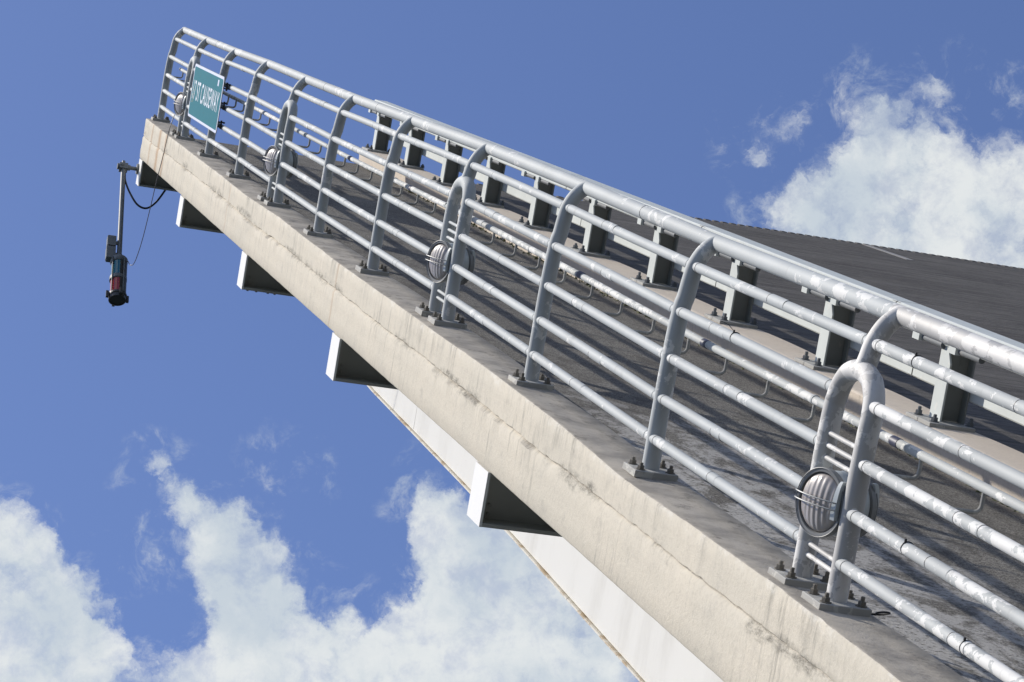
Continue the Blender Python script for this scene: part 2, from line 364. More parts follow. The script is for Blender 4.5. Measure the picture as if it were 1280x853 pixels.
def link(name, mesh, mat=None, parent=None, loc=(0, 0, 0), label=None):
    o = bpy.data.objects.new(name, mesh); COL.objects.link(o)
    if mat is not None and mesh is not None and not mesh.materials: mesh.materials.append(M[mat])
    if parent is not None: o.parent = parent
    o.location = loc
    if label: o['label'] = label
    return o
def part(name, mb, mat, parent, loc=(0, 0, 0), label=None): return link(name, mb.mesh(name), mat, parent, loc, label)
def thing(name, label, cat, base=(0, 0, 0), group=None, mat=None):
    """base in leaf units (u, v, w)"""
    o = bpy.data.objects.new(name, None); COL.objects.link(o)
    o.empty_display_size = .2
    loc = LEAF @ Vector((base[1] * UN, base[0] * UN, base[2] * UN))
    o.matrix_world = Matrix.Translation(loc) @ (LEAF if mat is None else mat)
    o['label'] = label; o['category'] = cat
    if group: o['group'] = group
    return o
def L(u, v, w_): return (v * UN, u * UN, w_ * UN)      # leaf units -> local metres
def structure(name, mb, mat):
    o = link(name, mb.mesh(name), mat); o['kind'] = 'structure'; return o

# ------------------------------------------------------------------ the place below
mb = MB(); mb.add([(-9000, -9000, -15), (9000, -9000, -15), (9000, 9000, -15), (-9000, 9000, -15)], [(0, 1, 2, 3)])
structure('water', mb, 'water')
mb = MB(); mb.box(-7, 26, -70, -6.9, -8.6, -7.65)
structure('approach_road', mb, 'road')

# ------------------------------------------------------------------ the raised leaf
U0, U1 = -4.0, 10.0
W_LEDGE, W_WALK, W_ROAD = -.0124, -.0754, -.0835
DU = [-0.0316, -0.0087, -0.0088, 0.0169, 0.034, 0.0201, 0.0161, 0.0074, -0.0142, -0.0204, -0.0108, 0, 0]
DW = [0.0002, -0.0034, -0.0037, 0.0, -0.0019, -0.0023, 0.0019, 0.0071, 0.0047, -0.0021, -0.0006, 0, 0]
PU = [10 - k + DU[k] for k in range(13)]
PU[0] = 9.955
def dw_at(u): return float(np.interp(u, PU[::-1], DW[::-1]))
EDU = [-4, -.6, -.47, 0, .56, .93, 1.47, 2.22, 2.81, 3.73, 4.35, 5.4, 5.58, 6.34, 8.4, 9.79, 10]
EDW = [0, -.003, .003, .0068, -.0005, -.0087, .0073, .0047, -.0047, -.0064, -.0066, .0039, .0023, -.012, .0016, 0, 0]

def vnoise(n_, step_, seed):
    r = np.random.default_rng(seed); k = max(2, int(n_ / step_) + 3)
    p = r.uniform(-1, 1, k); x = np.arange(n_) / step_; i = x.astype(int); f = x - i; f = f * f * (3 - 2 * f)
    return p[i] * (1 - f) + p[i + 1] * f
leaf = thing('bridge_leaf', 'raised concrete and white steel drawbridge leaf tilted up against the sky', 'drawbridge')

def parapet():
    mb = MB(); n_ = 1500; us = np.linspace(U0, U1, n_)
    ed = .62 * np.interp(us, EDU, EDW); k = np.ones(9) / 9
    ed = np.convolve(np.pad(ed, 4, mode='edge'), k, 'valid')
    big = vnoise(n_, 66, 1) * .0012 + vnoise(n_, 18, 2) * .0008 + vnoise(n_, 3, 3) * .0005
    chip = np.maximum(0, vnoise(n_, 7, 4) - .45) * .008 + np.maximum(0, vnoise(n_, 1.6, 5) - .35) * .003
    jw = -.0895 + vnoise(n_, 90, 6) * .0035 + vnoise(n_, 15, 7) * .0022 + vnoise(n_, 3.0, 8) * .0013 + np.interp(us, [0, 3, 6, 9], [.003, 0, -.006, -.010])
    jd = np.clip(.0045 + .002 * vnoise(n_, 30, 11) + .007 * np.maximum(0, vnoise(n_, 47, 9) - .1) + .006 * np.maximum(0, vnoise(n_, 5, 10) - .1), -.0002, .014)
    bulge = np.abs(np.sin(np.pi * (us + .02))) ** .8 * .012
    rows = []
    for i, u in enumerate(us):
        d = dw_at(u); t = W_LEDGE + d; e = ed[i]; f = big[i]; c_ = chip[i]
        vo = -.0655
        r = [(.075, -.19), (.058 + bulge[i], -.19), (.058 + bulge[i], t - .006), (.050 + bulge[i], t), (.015, t + .0005 * f / .002), (-.03, t + e * .4),
             (-.0595 + c_, t + e), (-.0630 + c_ * .8, t + e - .0010), (vo + c_ * .35 + f * .4, t + e - .0042 - c_ * .8),
             (vo + f * .6, -.045 + e * .5), (vo + f, jw[i] + .014), (vo + f * .8, jw[i] + .0030), (vo + jd[i], jw[i]),
             (vo - .0010 + jd[i] * .75, jw[i] - .0018), (vo - .0022 + f * .6, jw[i] - .012), (vo - .002 + f, -.135), (vo - .002 - f * .6, -.17), (vo - .002 + f * .5, -.209), (vo + .002, -.2150 + f * .6), (.02, -.2160), (.075, -.2160)]
        rows.append([L(u, a, b) for a, b in r])
    m_ = len(rows[0]); vs = [p for r in rows for p in r]
    fs = [(i * m_ + j, (i + 1) * m_ + j, (i + 1) * m_ + (j + 1) % m_, i * m_ + (j + 1) % m_) for i in range(n_ - 1) for j in range(m_)]
    fs += [tuple(range(m_)), tuple((n_ - 1) * m_ + j for j in reversed(range(m_)))]
    mb.add(vs, fs, True)
    return mb
part('parapet', parapet(), 'parapet', leaf)

mb = MB(); mb.box(.05 * UN, 1.06 * UN, U0 * UN, (U1 - .012) * UN, -.19 * UN, W_WALK * UN)
part('walkway', mb, 'walk', leaf)
mb = MB(); mb.box(1.10 * UN, 9.0 * UN, U0 * UN, (U1 - .03) * UN, -.20 * UN, W_ROAD * UN)
part('roadway', mb, 'road', leaf)
# barrier kerb with its wavy back edge
def barrier_kerb():
    mb = MB(); n_ = 420; us = np.linspace(U0, U1 - .01, n_); s_ = vnoise(n_, 10, 21) * .0015
    rows = []
    for i, u in enumerate(us):
        ph = (u - 2.177) / .8541
        lobe = abs(math.sin(math.pi * ph)) ** .9 * .022
        f = s_[i]
        r = [(1.042, -.15), (1.042 + f, W_WALK), (1.034 + f, .004), (1.038 + f, .0085), (1.046, .0103), (1.158 + lobe, .0103), (1.164 + lobe, .006), (1.166 + lobe, -.15)]
        rows.append([L(u, a, b) for a, b in r])
    m_ = 8; vs = [p for r in rows for p in r]
    fs = [(i * m_ + j, (i + 1) * m_ + j, (i + 1) * m_ + (j + 1) % m_, i * m_ + (j + 1) % m_) for i in range(n_ - 1) for j in range(m_)]
    fs += [tuple(range(m_)), tuple((n_ - 1) * m_ + j for j in reversed(range(m_)))]
    mb.add(vs, fs, False); return mb
part('barrier_kerb', barrier_kerb(), 'kerb', leaf)
# drain outlets at the foot of the kerb
for u in (5.32, 2.93, 7.7, .55):
    mb = MB(); mb.box(1.028 * UN, 1.04 * UN, (u - .02) * UN, (u + .02) * UN, (W_WALK + .001) * UN, (W_WALK + .02) * UN, .004)
    part('drain_outlet', mb, 'black', leaf)
# lane stripes
for k, (ua, ub) in enumerate(((9.30, 9.96), (4.2, 5.4))):
    mb = MB(); mb.box(3.815 * UN, 3.86 * UN, ua * UN, ub * UN, (W_ROAD - .004) * UN, W_ROAD * UN + .004)
    part('lane_stripe', mb, 'marking', leaf)
# finger joint teeth at the tip
tm = MB(); tm.box(0, .030 * UN, 0, .045 * UN, -.03 * UN, 0, .004); tm = tm.mesh('joint_tooth')
for k in range(96):
    link('joint_tooth', tm, 'steeldark', leaf, L(U1 - .030, 1.2 + k * .048, W_ROAD + .0025))
mb = MB(); mb.box(.06 * UN, 9 * UN, (U1 - .0295) * UN, (U1 - .006) * UN, -.19 * UN, -.10 * UN); part('edge_plate', mb, 'steeldark', leaf)

# floor beams: web, flanges and a white end plate
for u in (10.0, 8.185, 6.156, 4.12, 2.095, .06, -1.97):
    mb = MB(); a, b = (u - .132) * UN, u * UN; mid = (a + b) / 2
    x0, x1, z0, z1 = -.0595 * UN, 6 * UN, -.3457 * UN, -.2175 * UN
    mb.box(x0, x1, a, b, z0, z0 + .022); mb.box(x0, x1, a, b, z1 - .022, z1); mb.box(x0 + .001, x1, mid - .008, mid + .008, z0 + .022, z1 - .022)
    fb_ = part('floor_beam', mb, 'beamshade', leaf)
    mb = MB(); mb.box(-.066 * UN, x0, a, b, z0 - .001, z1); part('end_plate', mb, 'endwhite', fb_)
    for q in (0, 1):
        mb = MB(); p = (x0 + .06 + q * .0, a + .035, z0 + .022 + .03 + q * .05); mb.cyl((p[0], mid - .03, p[2]), (p[0], mid - .008, p[2]), .011, 6); part('bolt', mb, 'plate', fb_)
    if abs(u - 6.156) < .01:
        for q in range(4):
            mb = MB(); xx = x0 + .05 + q * .085 + random.uniform(-.02, .02); mb.cyl((xx, a + .03, z0 - .010), (xx, a + .03, z0), .011, 6); part('bolt', mb, 'dark', fb_)
# main girder
gu = [-4, -1, 1.93, 3.65, 5.39, 6.29, 8.23, 8.80, 9.2]
gw = [-1.33, -1.21, -1.118, -1.070, -1.018, -1.000, -.972, -.95, -.60]
for v0 in (.95, 4.6):
    mb = MB(); n_ = len(gu)
    vs = []
    for u, b in zip(gu, gw): vs += [L(u, v0, b + .003), L(u, v0, -.205), L(u, v0 + .007, b + .003), L(u, v0 + .007, -.205)]
    fs = []
    for i in range(n_ - 1):
        o = i * 4; fs += [(o, o + 4, o + 5, o + 1), (o + 2, o + 3, o + 7, o + 6), (o, o + 2, o + 6, o + 4), (o + 1, o + 5, o + 7, o + 3)]
    fs += [(0, 1, 3, 2), ((n_ - 1) * 4, (n_ - 1) * 4 + 2, (n_ - 1) * 4 + 3, (n_ - 1) * 4 + 1)]
    mb.add(vs, fs); g = part('girder', mb, 'white', leaf)
    uf = np.linspace(-4, 9.2, 160); wf = np.interp(uf, gu, gw); mb = MB(); vs = []
    for u, b in zip(uf, wf): vs += [L(u, v0 - .010, b - .0065), L(u, v0 - .010, b), L(u, v0 + .05, b), L(u, v0 + .05, b - .0065)]
    fs = [(i * 4 + j, (i + 1) * 4 + j, (i + 1) * 4 + (j + 1) % 4, i * 4 + (j + 1) % 4) for i in range(159) for j in range(4)]
    mb.add(vs, fs); part('bottom_flange', mb, 'flange', g)
    for us_ in (7.3,):
        mb = MB(); mb.box(v0 * UN - .002, v0 * UN + .001, us_ * UN - .012, us_ * UN + .012, (float(np.interp(us_, gu, gw)) + .006) * UN, -.21 * UN); part('weld_seam', mb, 'white', g)

# ------------------------------------------------------------------ pedestrian railing
H = [0, .0601, .1406, .2218, .314, .4048]        # bar heights
VB = [0, -.0035, -.0017, .0014, .0037, .0198]
H_TOP, V_TOP = .4555, .0575
R_POST, R_BAR, R_TOP = .0178, .0103, .0158
LEG = .0843
rail = thing('pedestrian_railing', 'grey painted tubular railing with curved posts along the edge of the raised walkway', 'railing')
def bolts(parent, u, v, wz, hu, hv, scale=1.0, mat='rust'):
    for su in (-1, 1):
        for sv in (-1, 1):
            mb = MB(); rot = random.uniform(0, 1)
            hgt = random.uniform(.9, 1.25)
            cx, cy, cz = (v + sv * hv) * UN, (u + su * hu) * UN, wz * UN
            mb.lathe([(.027 * scale, 0), (.027 * scale, .004)], (0, 0, 1), 14, (cx, cy, cz), False)
            mb.lathe([(.0195 * scale, .004), (.0195 * scale, .022 * scale), (.017 * scale, .0245 * scale)], (.05 * rot, .05, 1), 6, (cx, cy, cz), False)
            mb.lathe([(.0105 * scale, .022 * scale), (.0105 * scale, .037 * hgt * scale), (.008 * scale, .040 * hgt * scale)], (.03, .05 * rot, 1), 8, (cx, cy, cz), False)
            part('bolt', mb, mat, parent)
def base_plate(parent, u, v, wz, hu, hv):
    mb = MB(); mb.box((v - hv) * UN, (v + hv) * UN, (u - hu) * UN, (u + hu) * UN, (wz - .0125) * UN - .002, (wz - .0085) * UN)
    mb.box((v - hv * .985) * UN, (v + hv * 1.05) * UN, (u - hu * .99) * UN, (u + hu * .99) * UN, (wz - .0085) * UN, wz * UN, .003)
    part('base_plate', mb, 'plate', parent)
    bolts(parent, u, v + .002, wz, hu * .66, hv * .70, .86)
CURVE = [(.0125, .345), (.0198 - .004, .378), (.0198, .405), (.031, .4305), (.0445, .447), (V_TOP, H_TOP)]
def smooth_path(pts, n_=5):
    out = []; P = [np.array(p, float) for p in pts]
    for i in range(len(P) - 1):
        p0, p1, p2, p3 = P[max(i - 1, 0)], P[i], P[i + 1], P[min(i + 2, len(P) - 1)]
        for k in range(n_):
            t = k / n_
            out.append(.5 * ((2 * p1) + (-p0 + p2) * t + (2 * p0 - 5 * p1 + 4 * p2 - p3) * t * t + (-p0 + 3 * p1 - 3 * p2 + p3) * t ** 3))
    out.append(P[-1]); return out
LIGHTED = (1, 4, 7, 10)
for k in range(13):
    u, d = PU[k], DW[k]
    mat = 'galv' if k == 10 else ('paint_worn' if k in (11, 12) else 'paint')
    if k in LIGHTED:
        mb = MB()
        side = [(-LEG, 0), (-LEG, .27), (-LEG * .99, .295), (-LEG * .90, .322), (-LEG * .66, .345), (-LEG * .32, .3555), (0, .3585), (LEG * .32, .3555), (LEG * .66, .345), (LEG * .90, .322), (LEG * .99, .295), (LEG, .27), (LEG, 0)]
        pts = [L(u + a, .0023 + .006 * max(0, b - .25) / .1, b + d) for a, b in smooth_path(side, 4)]
        mb.tube(pts, R_POST * UN * .99, 18)
        st = [(u, .0075, .352), (u, .0105, .362), (u, .0145, .378), (u, .0198, .405), (u, .031, .4305), (u, .0445, .447), (u, V_TOP, H_TOP)]
        pts = [L(a, b, c_ + d) for a, b, c_ in smooth_path(st, 4)]
        mb.tube(pts, [R_POST * UN * (1.0 - .10 * i / (len(pts) - 1)) for i in range(len(pts))], 18)
        p = part('twin_leg_post', mb, mat, rail)
        for sg in (-1, 1): base_plate(p, u + sg * LEG, .0023, d, .043, .0435)
        for h in (.2425, .2225, .2025, .0570, .0390):
            mb = MB(); mb.cyl(L(u - LEG, .0, h + d), L(u + LEG, .0, h + d), .0042 * UN, 10); part('rung', mb, mat, p)
    else:
        mb = MB()
        st = [(.0023, -.0), (.0023, .10), (.0028, .20), (.0048, .28), (.0085, .325)] + CURVE
        pts = [L(u, a, b + d) for a, b in smooth_path(st, 4)]
        mb.tube(pts, [R_POST * UN * (1.0 - .10 * max(0, (i - 20) / (len(pts) - 21))) for i in range(len(pts))], 18)
        p = part('post', mb, mat, rail)
        base_plate(p, u, .0023, d, .043, .0435)
# bars, one per bay and height
def ring(parent, c, t, r, wd, mat, name='joint_ring'):
    mb = MB(); c = np.array(c); t = np.array(t, float); t /= np.linalg.norm(t)
    mb.tube([c - t * wd / 2, c + t * wd / 2], r, 16); return part(name, mb, mat, parent)
for k in range(12):
    for b in range(1, 6):
        ua, ub = PU[k], PU[k + 1]
        if b < 5 and k in LIGHTED: ua -= LEG
        if b < 5 and (k + 1) in LIGHTED: ub += LEG
        A = np.array(L(ua - .006, VB[b], H[b] + DW[k])); B = np.array(L(ub + .006, VB[b], H[b] + DW[k + 1])); t = (B - A)
        mb = MB(); n_ = 5; sag = random.uniform(-.003, .003)
        mb.tube([A + t * i / n_ + np.array([0, 0, sag * math.sin(math.pi * i / n_)]) for i in range(n_ + 1)], R_BAR * UN, 16)
        mat = 'paint_worn' if (k >= 10 or (k == 9 and random.random() < .35)) else 'paint'
        br = part('rail_bar', mb, mat, rail)
        # weld collar at each end
        for q in (0.0, 1.0):
            e = A + t * q + (t if q == 0 else -t) / np.linalg.norm(t) * (R_POST + .0065) * UN
            ring(br, e, t, R_BAR * UN * 1.07, .004, 'plate' if k > 8 else mat, 'weld_bead')
        f = random.choice((.28, .36, .42, .5, .58)) + random.uniform(-.03, .03)
        f = min(max(f, .15), .85)
        c = A + t * f; wd = random.uniform(.10, .24)
        ring(br, c + t / np.linalg.norm(t) * wd / 2, t, R_BAR * UN * 1.022, wd, mat, 'sleeve')
        ring(br, c, t, R_BAR * UN * 1.045, .0045, 'black')
        if random.random() < .5: ring(br, c + t / np.linalg.norm(t) * wd, t, R_BAR * UN * 1.04, .0035, 'dark')
# cable ties on two bars of the nearest bays
for (u, b) in ((.62, 4), (-.62, 1), (-.345, 2), (-.20, 5)):
    k = 9 if u > 0 else 10
    c = np.array(L(u, VB[b], H[b])); mb = MB()
    mb.tube([c + np.array([0, -.002, 0]), c + np.array([0, .002, 0])], R_BAR * UN * 1.09, 16)
    e = c + np.array([-R_BAR * UN * .5, 0, R_BAR * UN * 1.15]); mb.box(e[0] - .004, e[0] + .004, e[1] - .003, e[1] + .003, e[2] - .006, e[2] + .006)
    if b == 4: mb.tube([e, e + np.array([-.02, .03, .022]), e + np.array([-.045, .07, .03])], .0016, 6)
    part('cable_tie', mb, 'black', rail)
# top rail, in lengths between its joints
tops = [L(PU[k], V_TOP, H_TOP + DW[k]) for k in range(13)]
def top_at(u):
    ks = PU[::-1]; return np.array([V_TOP * UN, u * UN, (H_TOP + float(np.interp(u, ks, DW[::-1]))) * UN])
cuts = [10.0, 8.62, 5.60, 4.58, 1.49, .012, -2.03]
for i in range(len(cuts) - 1):
    a, b = cuts[i], cuts[i + 1]; us = [a] + [u for u in PU if b < u < a] + [b]
    mb = MB(); mb.tube([top_at(u) for u in us], R_TOP * UN, 24)
    tr = part('top_rail', mb, 'galv' if i == len(cuts) - 2 else 'paint', rail)
    if 0 < i < len(cuts) - 1 and i != 5: ring(tr, top_at(a), (0, 1, 0), R_TOP * UN * 1.03, .008, 'black')
for k in (10,):
    u = PU[k] - LEG; d = DW[k]
    for (uu, vv, hh, mt) in ((u - .048, .052, .014, 'black'),):
        mb = MB(); mb.tube([L(uu + .02 * math.cos(a), vv + .014 * math.sin(a) + .01 * a / 3, d - .010 + hh * math.sin(a / 2) ** 2) for a in np.linspace(0, 5.2, 14)], .004 if mt == 'black' else .0028, 7)
        part('bonding_wire', mb, mt, rail)
# hand rail inside the railing with its bent brackets
HV, HW = .060, .2612
mb = MB(); us = np.linspace(9.93, -2.0, 26)
mb.tube([L(u, HV, HW + dw_at(u)) for u in us], .0078 * UN, 14)
hr = part('hand_rail', mb, 'paint_worn', rail)
for k in range(-2, 10):
    c = L(k - .06 + (.01 if k % 2 else -.02), HV, HW + dw_at(k)); ring(hr, c, (0, 1, 0), .0078 * UN * 1.10, .075, 'navy' if k in (0, 1, 2, 4, 5) else 'paint', 'sleeve')
    ring(hr, np.array(c) + np.array([0, random.uniform(.5, 1.2), 0]), (0, 1, 0), .0078 * UN * 1.12, .02, 'paint', 'sleeve')
u = -1.94
while u < 9.95:
    d = dw_at(u)
    if all(abs(u - PU[k]) > (LEG + .02 if k in LIGHTED else .0) for k in range(13)):
        mb = MB(); wq = .2235 + d
        pts = [(u, .0, wq)] + [(u, HV - .012 + .012 * math.sin(a), wq + .012 - .012 * math.cos(a)) for a in np.linspace(0, math.pi / 2, 6)] + [(u, HV, HW + d)]
        mb.tube([L(*p) for p in pts], .0036 * UN, 8)
        part('hand_rail_bracket', mb, 'plate', rail)
    u += .25

# ------------------------------------------------------------------ traffic barrier
barr = thing('traffic_barrier', 'grey steel traffic barrier of short bolted posts on the peach kerb beside the roadway', 'barrier')
BU0, BD, BV, BZ, BT = 2.177, .8541, 1.0808, .0203, .2035
FL, DEP = .035, .066      # half flange, depth of the section
for k in range(-6, 10):
    u = BU0 + k * BD
    z0, z1 = BZ * UN, BT * UN
    mb = MB()
    # near flange with its notched top corner, rear flange, web
    y0, y1, ym = (u - FL) * UN, (u + FL) * UN, u * UN
    x0, x1, x2, x3 = BV * UN, BV * UN + .012, (BV + DEP) * UN - .012, (BV + DEP) * UN
    prof = [(y0, z0), (y1, z0), (y1, z1), (ym - .006, z1), (y0, z1 - .055 * UN * .75)]
    vs = [(x0, y, z) for y, z in prof] + [(x1, y, z) for y, z in prof]; n_ = 5
    mb.add(vs, [tuple(range(n_)), tuple(range(2 * n_ - 1, n_ - 1, -1))] + [(i, i + n_, (i + 1) % n_ + n_, (i + 1) % n_) for i in range(n_)])
    mb.box(x0 - .012, x3 + .03, ym - .045, y1 + .02, z1 + .0005, z1 + .012)
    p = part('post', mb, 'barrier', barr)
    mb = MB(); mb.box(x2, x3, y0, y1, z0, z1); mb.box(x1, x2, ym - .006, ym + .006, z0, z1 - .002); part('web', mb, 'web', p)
    for sg in (-1, 1):
        mb = MB(); a = u + sg * .041
        mb.box((BV - .043) * UN, (BV + DEP + .012) * UN, (a - .039) * UN, (a + .039) * UN, .0104 * UN, BZ * UN - .0005 - (.002 if sg > 0 else 0), .003)
        part('base_plate', mb, 'plate', p)
    bolts(p, u, BV + DEP / 2 - .006, BZ, .052, .048, 1.1, 'dark')
# rails
def rail_box(name, v0, v1, w0, w1, a, b, mat):
    mb = MB(); c = .004
    poly = [(v0 + c, w0), (v1 - c, w0), (v1, w0 + c), (v1, w1 - c), (v1 - c, w1), (v0 + c, w1), (v0, w1 - c), (v0, w0 + c)]
    mb.extrude([(x * UN, z * UN) for x, z in poly], a * UN, b * UN); return part(name, mb, mat, barr)
ends = [U1 - .02, 8.02, 5.95, 4.24, 2.53, .0, -2.9]
for i in range(len(ends) - 1):
    g = .004
    r1 = rail_box('upper_rail', BV - .012, BV + .055, BT + .003, BT + .062, ends[i + 1] + g, ends[i] - g, 'barrier')
    r2 = rail_box('lower_rail', BV + DEP + .001, BV + DEP + .036, .078, .121, ends[i + 1] + g, ends[i] - g, 'barrier')
    if i:
        for rr, (v0, v1, w0, w1) in ((r1, (BV - .0105, BV + .0535, BT + .0045, BT + .0605)), (r2, (BV + DEP + .0025, BV + DEP + .0345, .0795, .1195))):
            mb = MB(); mb.box(v0 * UN, v1 * UN, (ends[i] - .03) * UN, (ends[i] + .03) * UN, w0 * UN, w1 * UN); part('splice_sleeve', mb, 'black', rr)
for k in range(-5, 10):
    u = BU0 + k * BD
    for off in (.165, -.075):
        # clamp pad and the short pipe under the upper rail, on each side of the post
        mb = MB(); mb.box((BV - .020) * UN, (BV + .012) * UN, (u + off - .022) * UN, (u + off + .022) * UN, (BT - .010) * UN, (BT + .012) * UN, .006)
        part('clamp_pad', mb, 'barrier', barr)
        mb = MB(); mb.tube([L(u + off - .022, BV - .004, BT - .001), L(u + off - .150, BV - .004, BT - .001)], .0085 * UN, 12)
        part('clamp_pipe', mb, 'dark', barr)
    for off in (.03, -.12, .32):
        mb = MB(); mb.box((BV - .019) * UN, (BV - .0125) * UN, (u + off - .007) * UN, (u + off + .007) * UN, (BT + .026) * UN, (BT + .044) * UN); part('rail_bolt', mb, 'black', barr)

# weeds and grit along the foot of the kerb
mb = MB()
for i in range(1500):
    u = random.uniform(U0, U1); dens_ = .5 + .5 * math.sin(u * 9.0) * math.sin(u * 3.7 + 1)
    if random.random() > dens_: continue
    v = 1.040 - abs(random.gauss(0, .010)); s_ = random.uniform(.006, .022)
    x, y, z = v * UN, u * UN, W_WALK * UN
    a = random.uniform(0, 6.3); dx, dy = math.cos(a) * s_, math.sin(a) * s_
    mb.add([(x - dx, y - dy, z - .001), (x + dx, y + dy, z - .001), (x + dy * .8, y - dx * .8, z - .001), (x + random.uniform(-.01, .01), y + random.uniform(-.01, .01), z + s_ * random.uniform(.6, 1.5))], [(0, 1, 3), (1, 2, 3), (2, 0, 3)])
wd = link('weeds', mb.mesh('weeds'), 'weed'); wd.matrix_world = LEAF; wd['kind'] = 'stuff'
wd['label'] = 'dry weeds and grit gathered along the foot of the peach kerb'; wd['category'] = 'weeds'

# ------------------------------------------------------------------ bulkhead lights (two faces, turned on the posts)
RL = .056 * UN
LLAB = {10: 'round double sided bulkhead light with wire guard on the nearest twin leg post',
        7: 'round caged bulkhead light on the middle twin leg post, second nearest to the viewer',
        4: 'small round caged bulkhead light on the first twin leg post right of the street sign',
        1: 'tiny round bulkhead light half hidden beside the teal street sign at the tip'}
def make_light(k):
    base = (PU[k] - .015, .0, .1430 + DW[k])
    t = thing('bulkhead_light', LLAB[k], 'lamp', base, 'bulkhead lights on the railing', LEAF @ Matrix.Rotation(math.radians(22), 4, 'Z'))
    half = .035 * UN
    mb = MB(); mb.lathe([(RL * .55, -half * .92), (RL * .9, -half * .8), (RL * .95, -half * .60), (RL * .93, -half * .2), (RL * .93, half * .2), (RL * .95, half * .60), (RL * .9, half * .8), (RL * .55, half * .92)], (1, 0, 0), 40)
    part('housing', mb, 'lamplight', t)
    for s_ in (-1, 1):
        ax = (s_, 0, 0)
        mb = MB(); mb.lathe([(RL * .93, half * .70), (RL, half * .76), (RL, half * 1.0), (RL * .965, half * 1.06), (RL * .885, half * 1.05), (RL * .86, half * .95), (RL * .86, half * .6)], ax, 44)
        part('rim', mb, 'lampdark', t)
        # ribbed dome of glass
        mb = MB(); nr, ns = 36, 96; vs = []; fs = []
        for i in range(nr + 1):
            r = RL * .86 * (1 - i / nr)
            for j in range(ns):
                a = 2 * math.pi * j / ns; yy, zz = r * math.cos(a), r * math.sin(a)
                h = half * .84 + RL * .30 * math.sqrt(max(0, 1 - (r / (RL * .86)) ** 2)) + .0013 * math.sin(yy / RL * 30) * (1 - (r / (RL * .86)) ** 10)
                vs.append((s_ * h, yy, zz))
        for i in range(nr):
            for j in range(ns): fs.append((i * ns + j, i * ns + (j + 1) % ns, (i + 1) * ns + (j + 1) % ns, (i + 1) * ns + j))
        mb.add(vs, fs, True); part('lens', mb, 'lens', t)
        # wire guard: outer hoop, two cross wires
        mb = MB(); hx = s_ * half * 1.07
        mb.tube([(hx, RL * .99 * math.cos(a), RL * .99 * math.sin(a)) for a in np.linspace(.05, 2 * math.pi - .05, 40)], .0024, 6, False)
        part('guard_hoop', mb, 'lampdark', t)
        for dz in (-.012, .016):
            mb = MB(); pts = []
            for q in np.linspace(-1, .80, 16):
                y = -q * RL * 1.04; bow = half * 1.0 + RL * .34 * math.sqrt(max(0, 1 - q * q))
                pts.append((s_ * max(bow, half * .95), y, dz + .006))
            mb.tube(pts, .0032, 8); part('guard_wire', mb, 'lampgrey', t)
        # upright strap over the glass
        mb = MB(); hw_ = .0095; col = []
        for q in np.linspace(-.42, .98, 15):
            z = q * RL * .80; h = half * 1.02 + RL * .18 * math.sqrt(max(0, 1 - q * q)); y = -RL * .78 + .002 * (1 - q * q)
            wd_ = hw_ * (.55 + .75 * math.sqrt(max(0, 1 - q * q)))
            col.append([(s_ * h, y - wd_, z), (s_ * h, y + wd_, z), (s_ * (h - .02), y + wd_, z), (s_ * (h - .02), y - wd_, z)])
        vs = [p for c_ in col for p in c_]
        fs = [(i * 4 + j, (i + 1) * 4 + j, (i + 1) * 4 + (j + 1) % 4, i * 4 + (j + 1) % 4) for i in range(14) for j in range(4)] + [(0, 1, 2, 3), (59, 58, 57, 56)]
        mb.add(vs, fs); part('strap', mb, 'lamplight', t)
    for sg in (-1, 1):
        mb = MB(); mb.box(-.02, .02, sg * RL * .6 - .01, sg * RL * .6 + .01, -.016, .016); part('mount_lug', mb, 'lampgrey', t)
    return t
for k in LIGHTED: make_light(k)

# ------------------------------------------------------------------ street sign
sg = thing('street_sign', 'teal street name sign with pale border and white lettering fixed to the railing', 'sign', (8.125, -.032, .2305))
SW, SH = 1.03 / 2 * UN, .242 / 2 * UN
def rrect(hx, hz, r, n_=5):
    pts = []
    for cx, cz, a0 in ((hx - r, hz - r, 0), (-hx + r, hz - r, 90), (-hx + r, -hz + r, 180), (hx - r, -hz + r, 270)):
        for i in range(n_ + 1):
            a = math.radians(a0 + 90 * i / n_); pts.append((cx + r * math.cos(a), cz + r * math.sin(a)))
    return pts
def slab(name, pts, x0, x1, mat, parent):
    mb = MB(); n_ = len(pts)
    mb.add([(x0, a, b) for a, b in pts] + [(x1, a, b) for a, b in pts], [tuple(range(n_)), tuple(range(2 * n_ - 1, n_ - 1, -1))] + [(i, i + n_, (i + 1) % n_ + n_, (i + 1) % n_) for i in range(n_)])
    return part(name, mb, mat, parent)
slab('panel', rrect(SW, SH, .05), 0, .006, 'signback', sg)
slab('border', rrect(SW - .004, SH - .004, .047), -.0012, -.0002, 'signborder', sg)
slab('field', rrect(SW - .045, SH - .030, .03), -.0026, -.0014, 'teal', sg)
cu = bpy.data.curves.new('lettering', 'FONT'); cu.body = '17 ST CAUSEWAY'; cu.align_x = 'CENTER'; cu.align_y = 'CENTER'; cu.size = 1.0; cu.extrude = 0.0; cu.offset = .010; cu.space_character = 1.12; cu.space_word = .9
to = bpy.data.objects.new('tmp_text', cu); COL.objects.link(to); bpy.context.view_layer.update()
dg = bpy.context.evaluated_depsgraph_get(); me = bpy.data.meshes.new_from_object(to.evaluated_get(dg)); bpy.data.objects.remove(to)
co = np.array([v.co[:] for v in me.vertices]); w0 = np.ptp(co[:, 0]); h0 = np.ptp(co[:, 1]); cx, cy = (co[:, 0].max() + co[:, 0].min()) / 2, (co[:, 1].max() + co[:, 1].min()) / 2
kx, ky = .90 * UN / w0, .088 * UN / h0
for v in me.vertices:
    x, y, z = v.co; v.co = (-.0042, -(x - cx) * kx - .01, (y - cy) * ky)
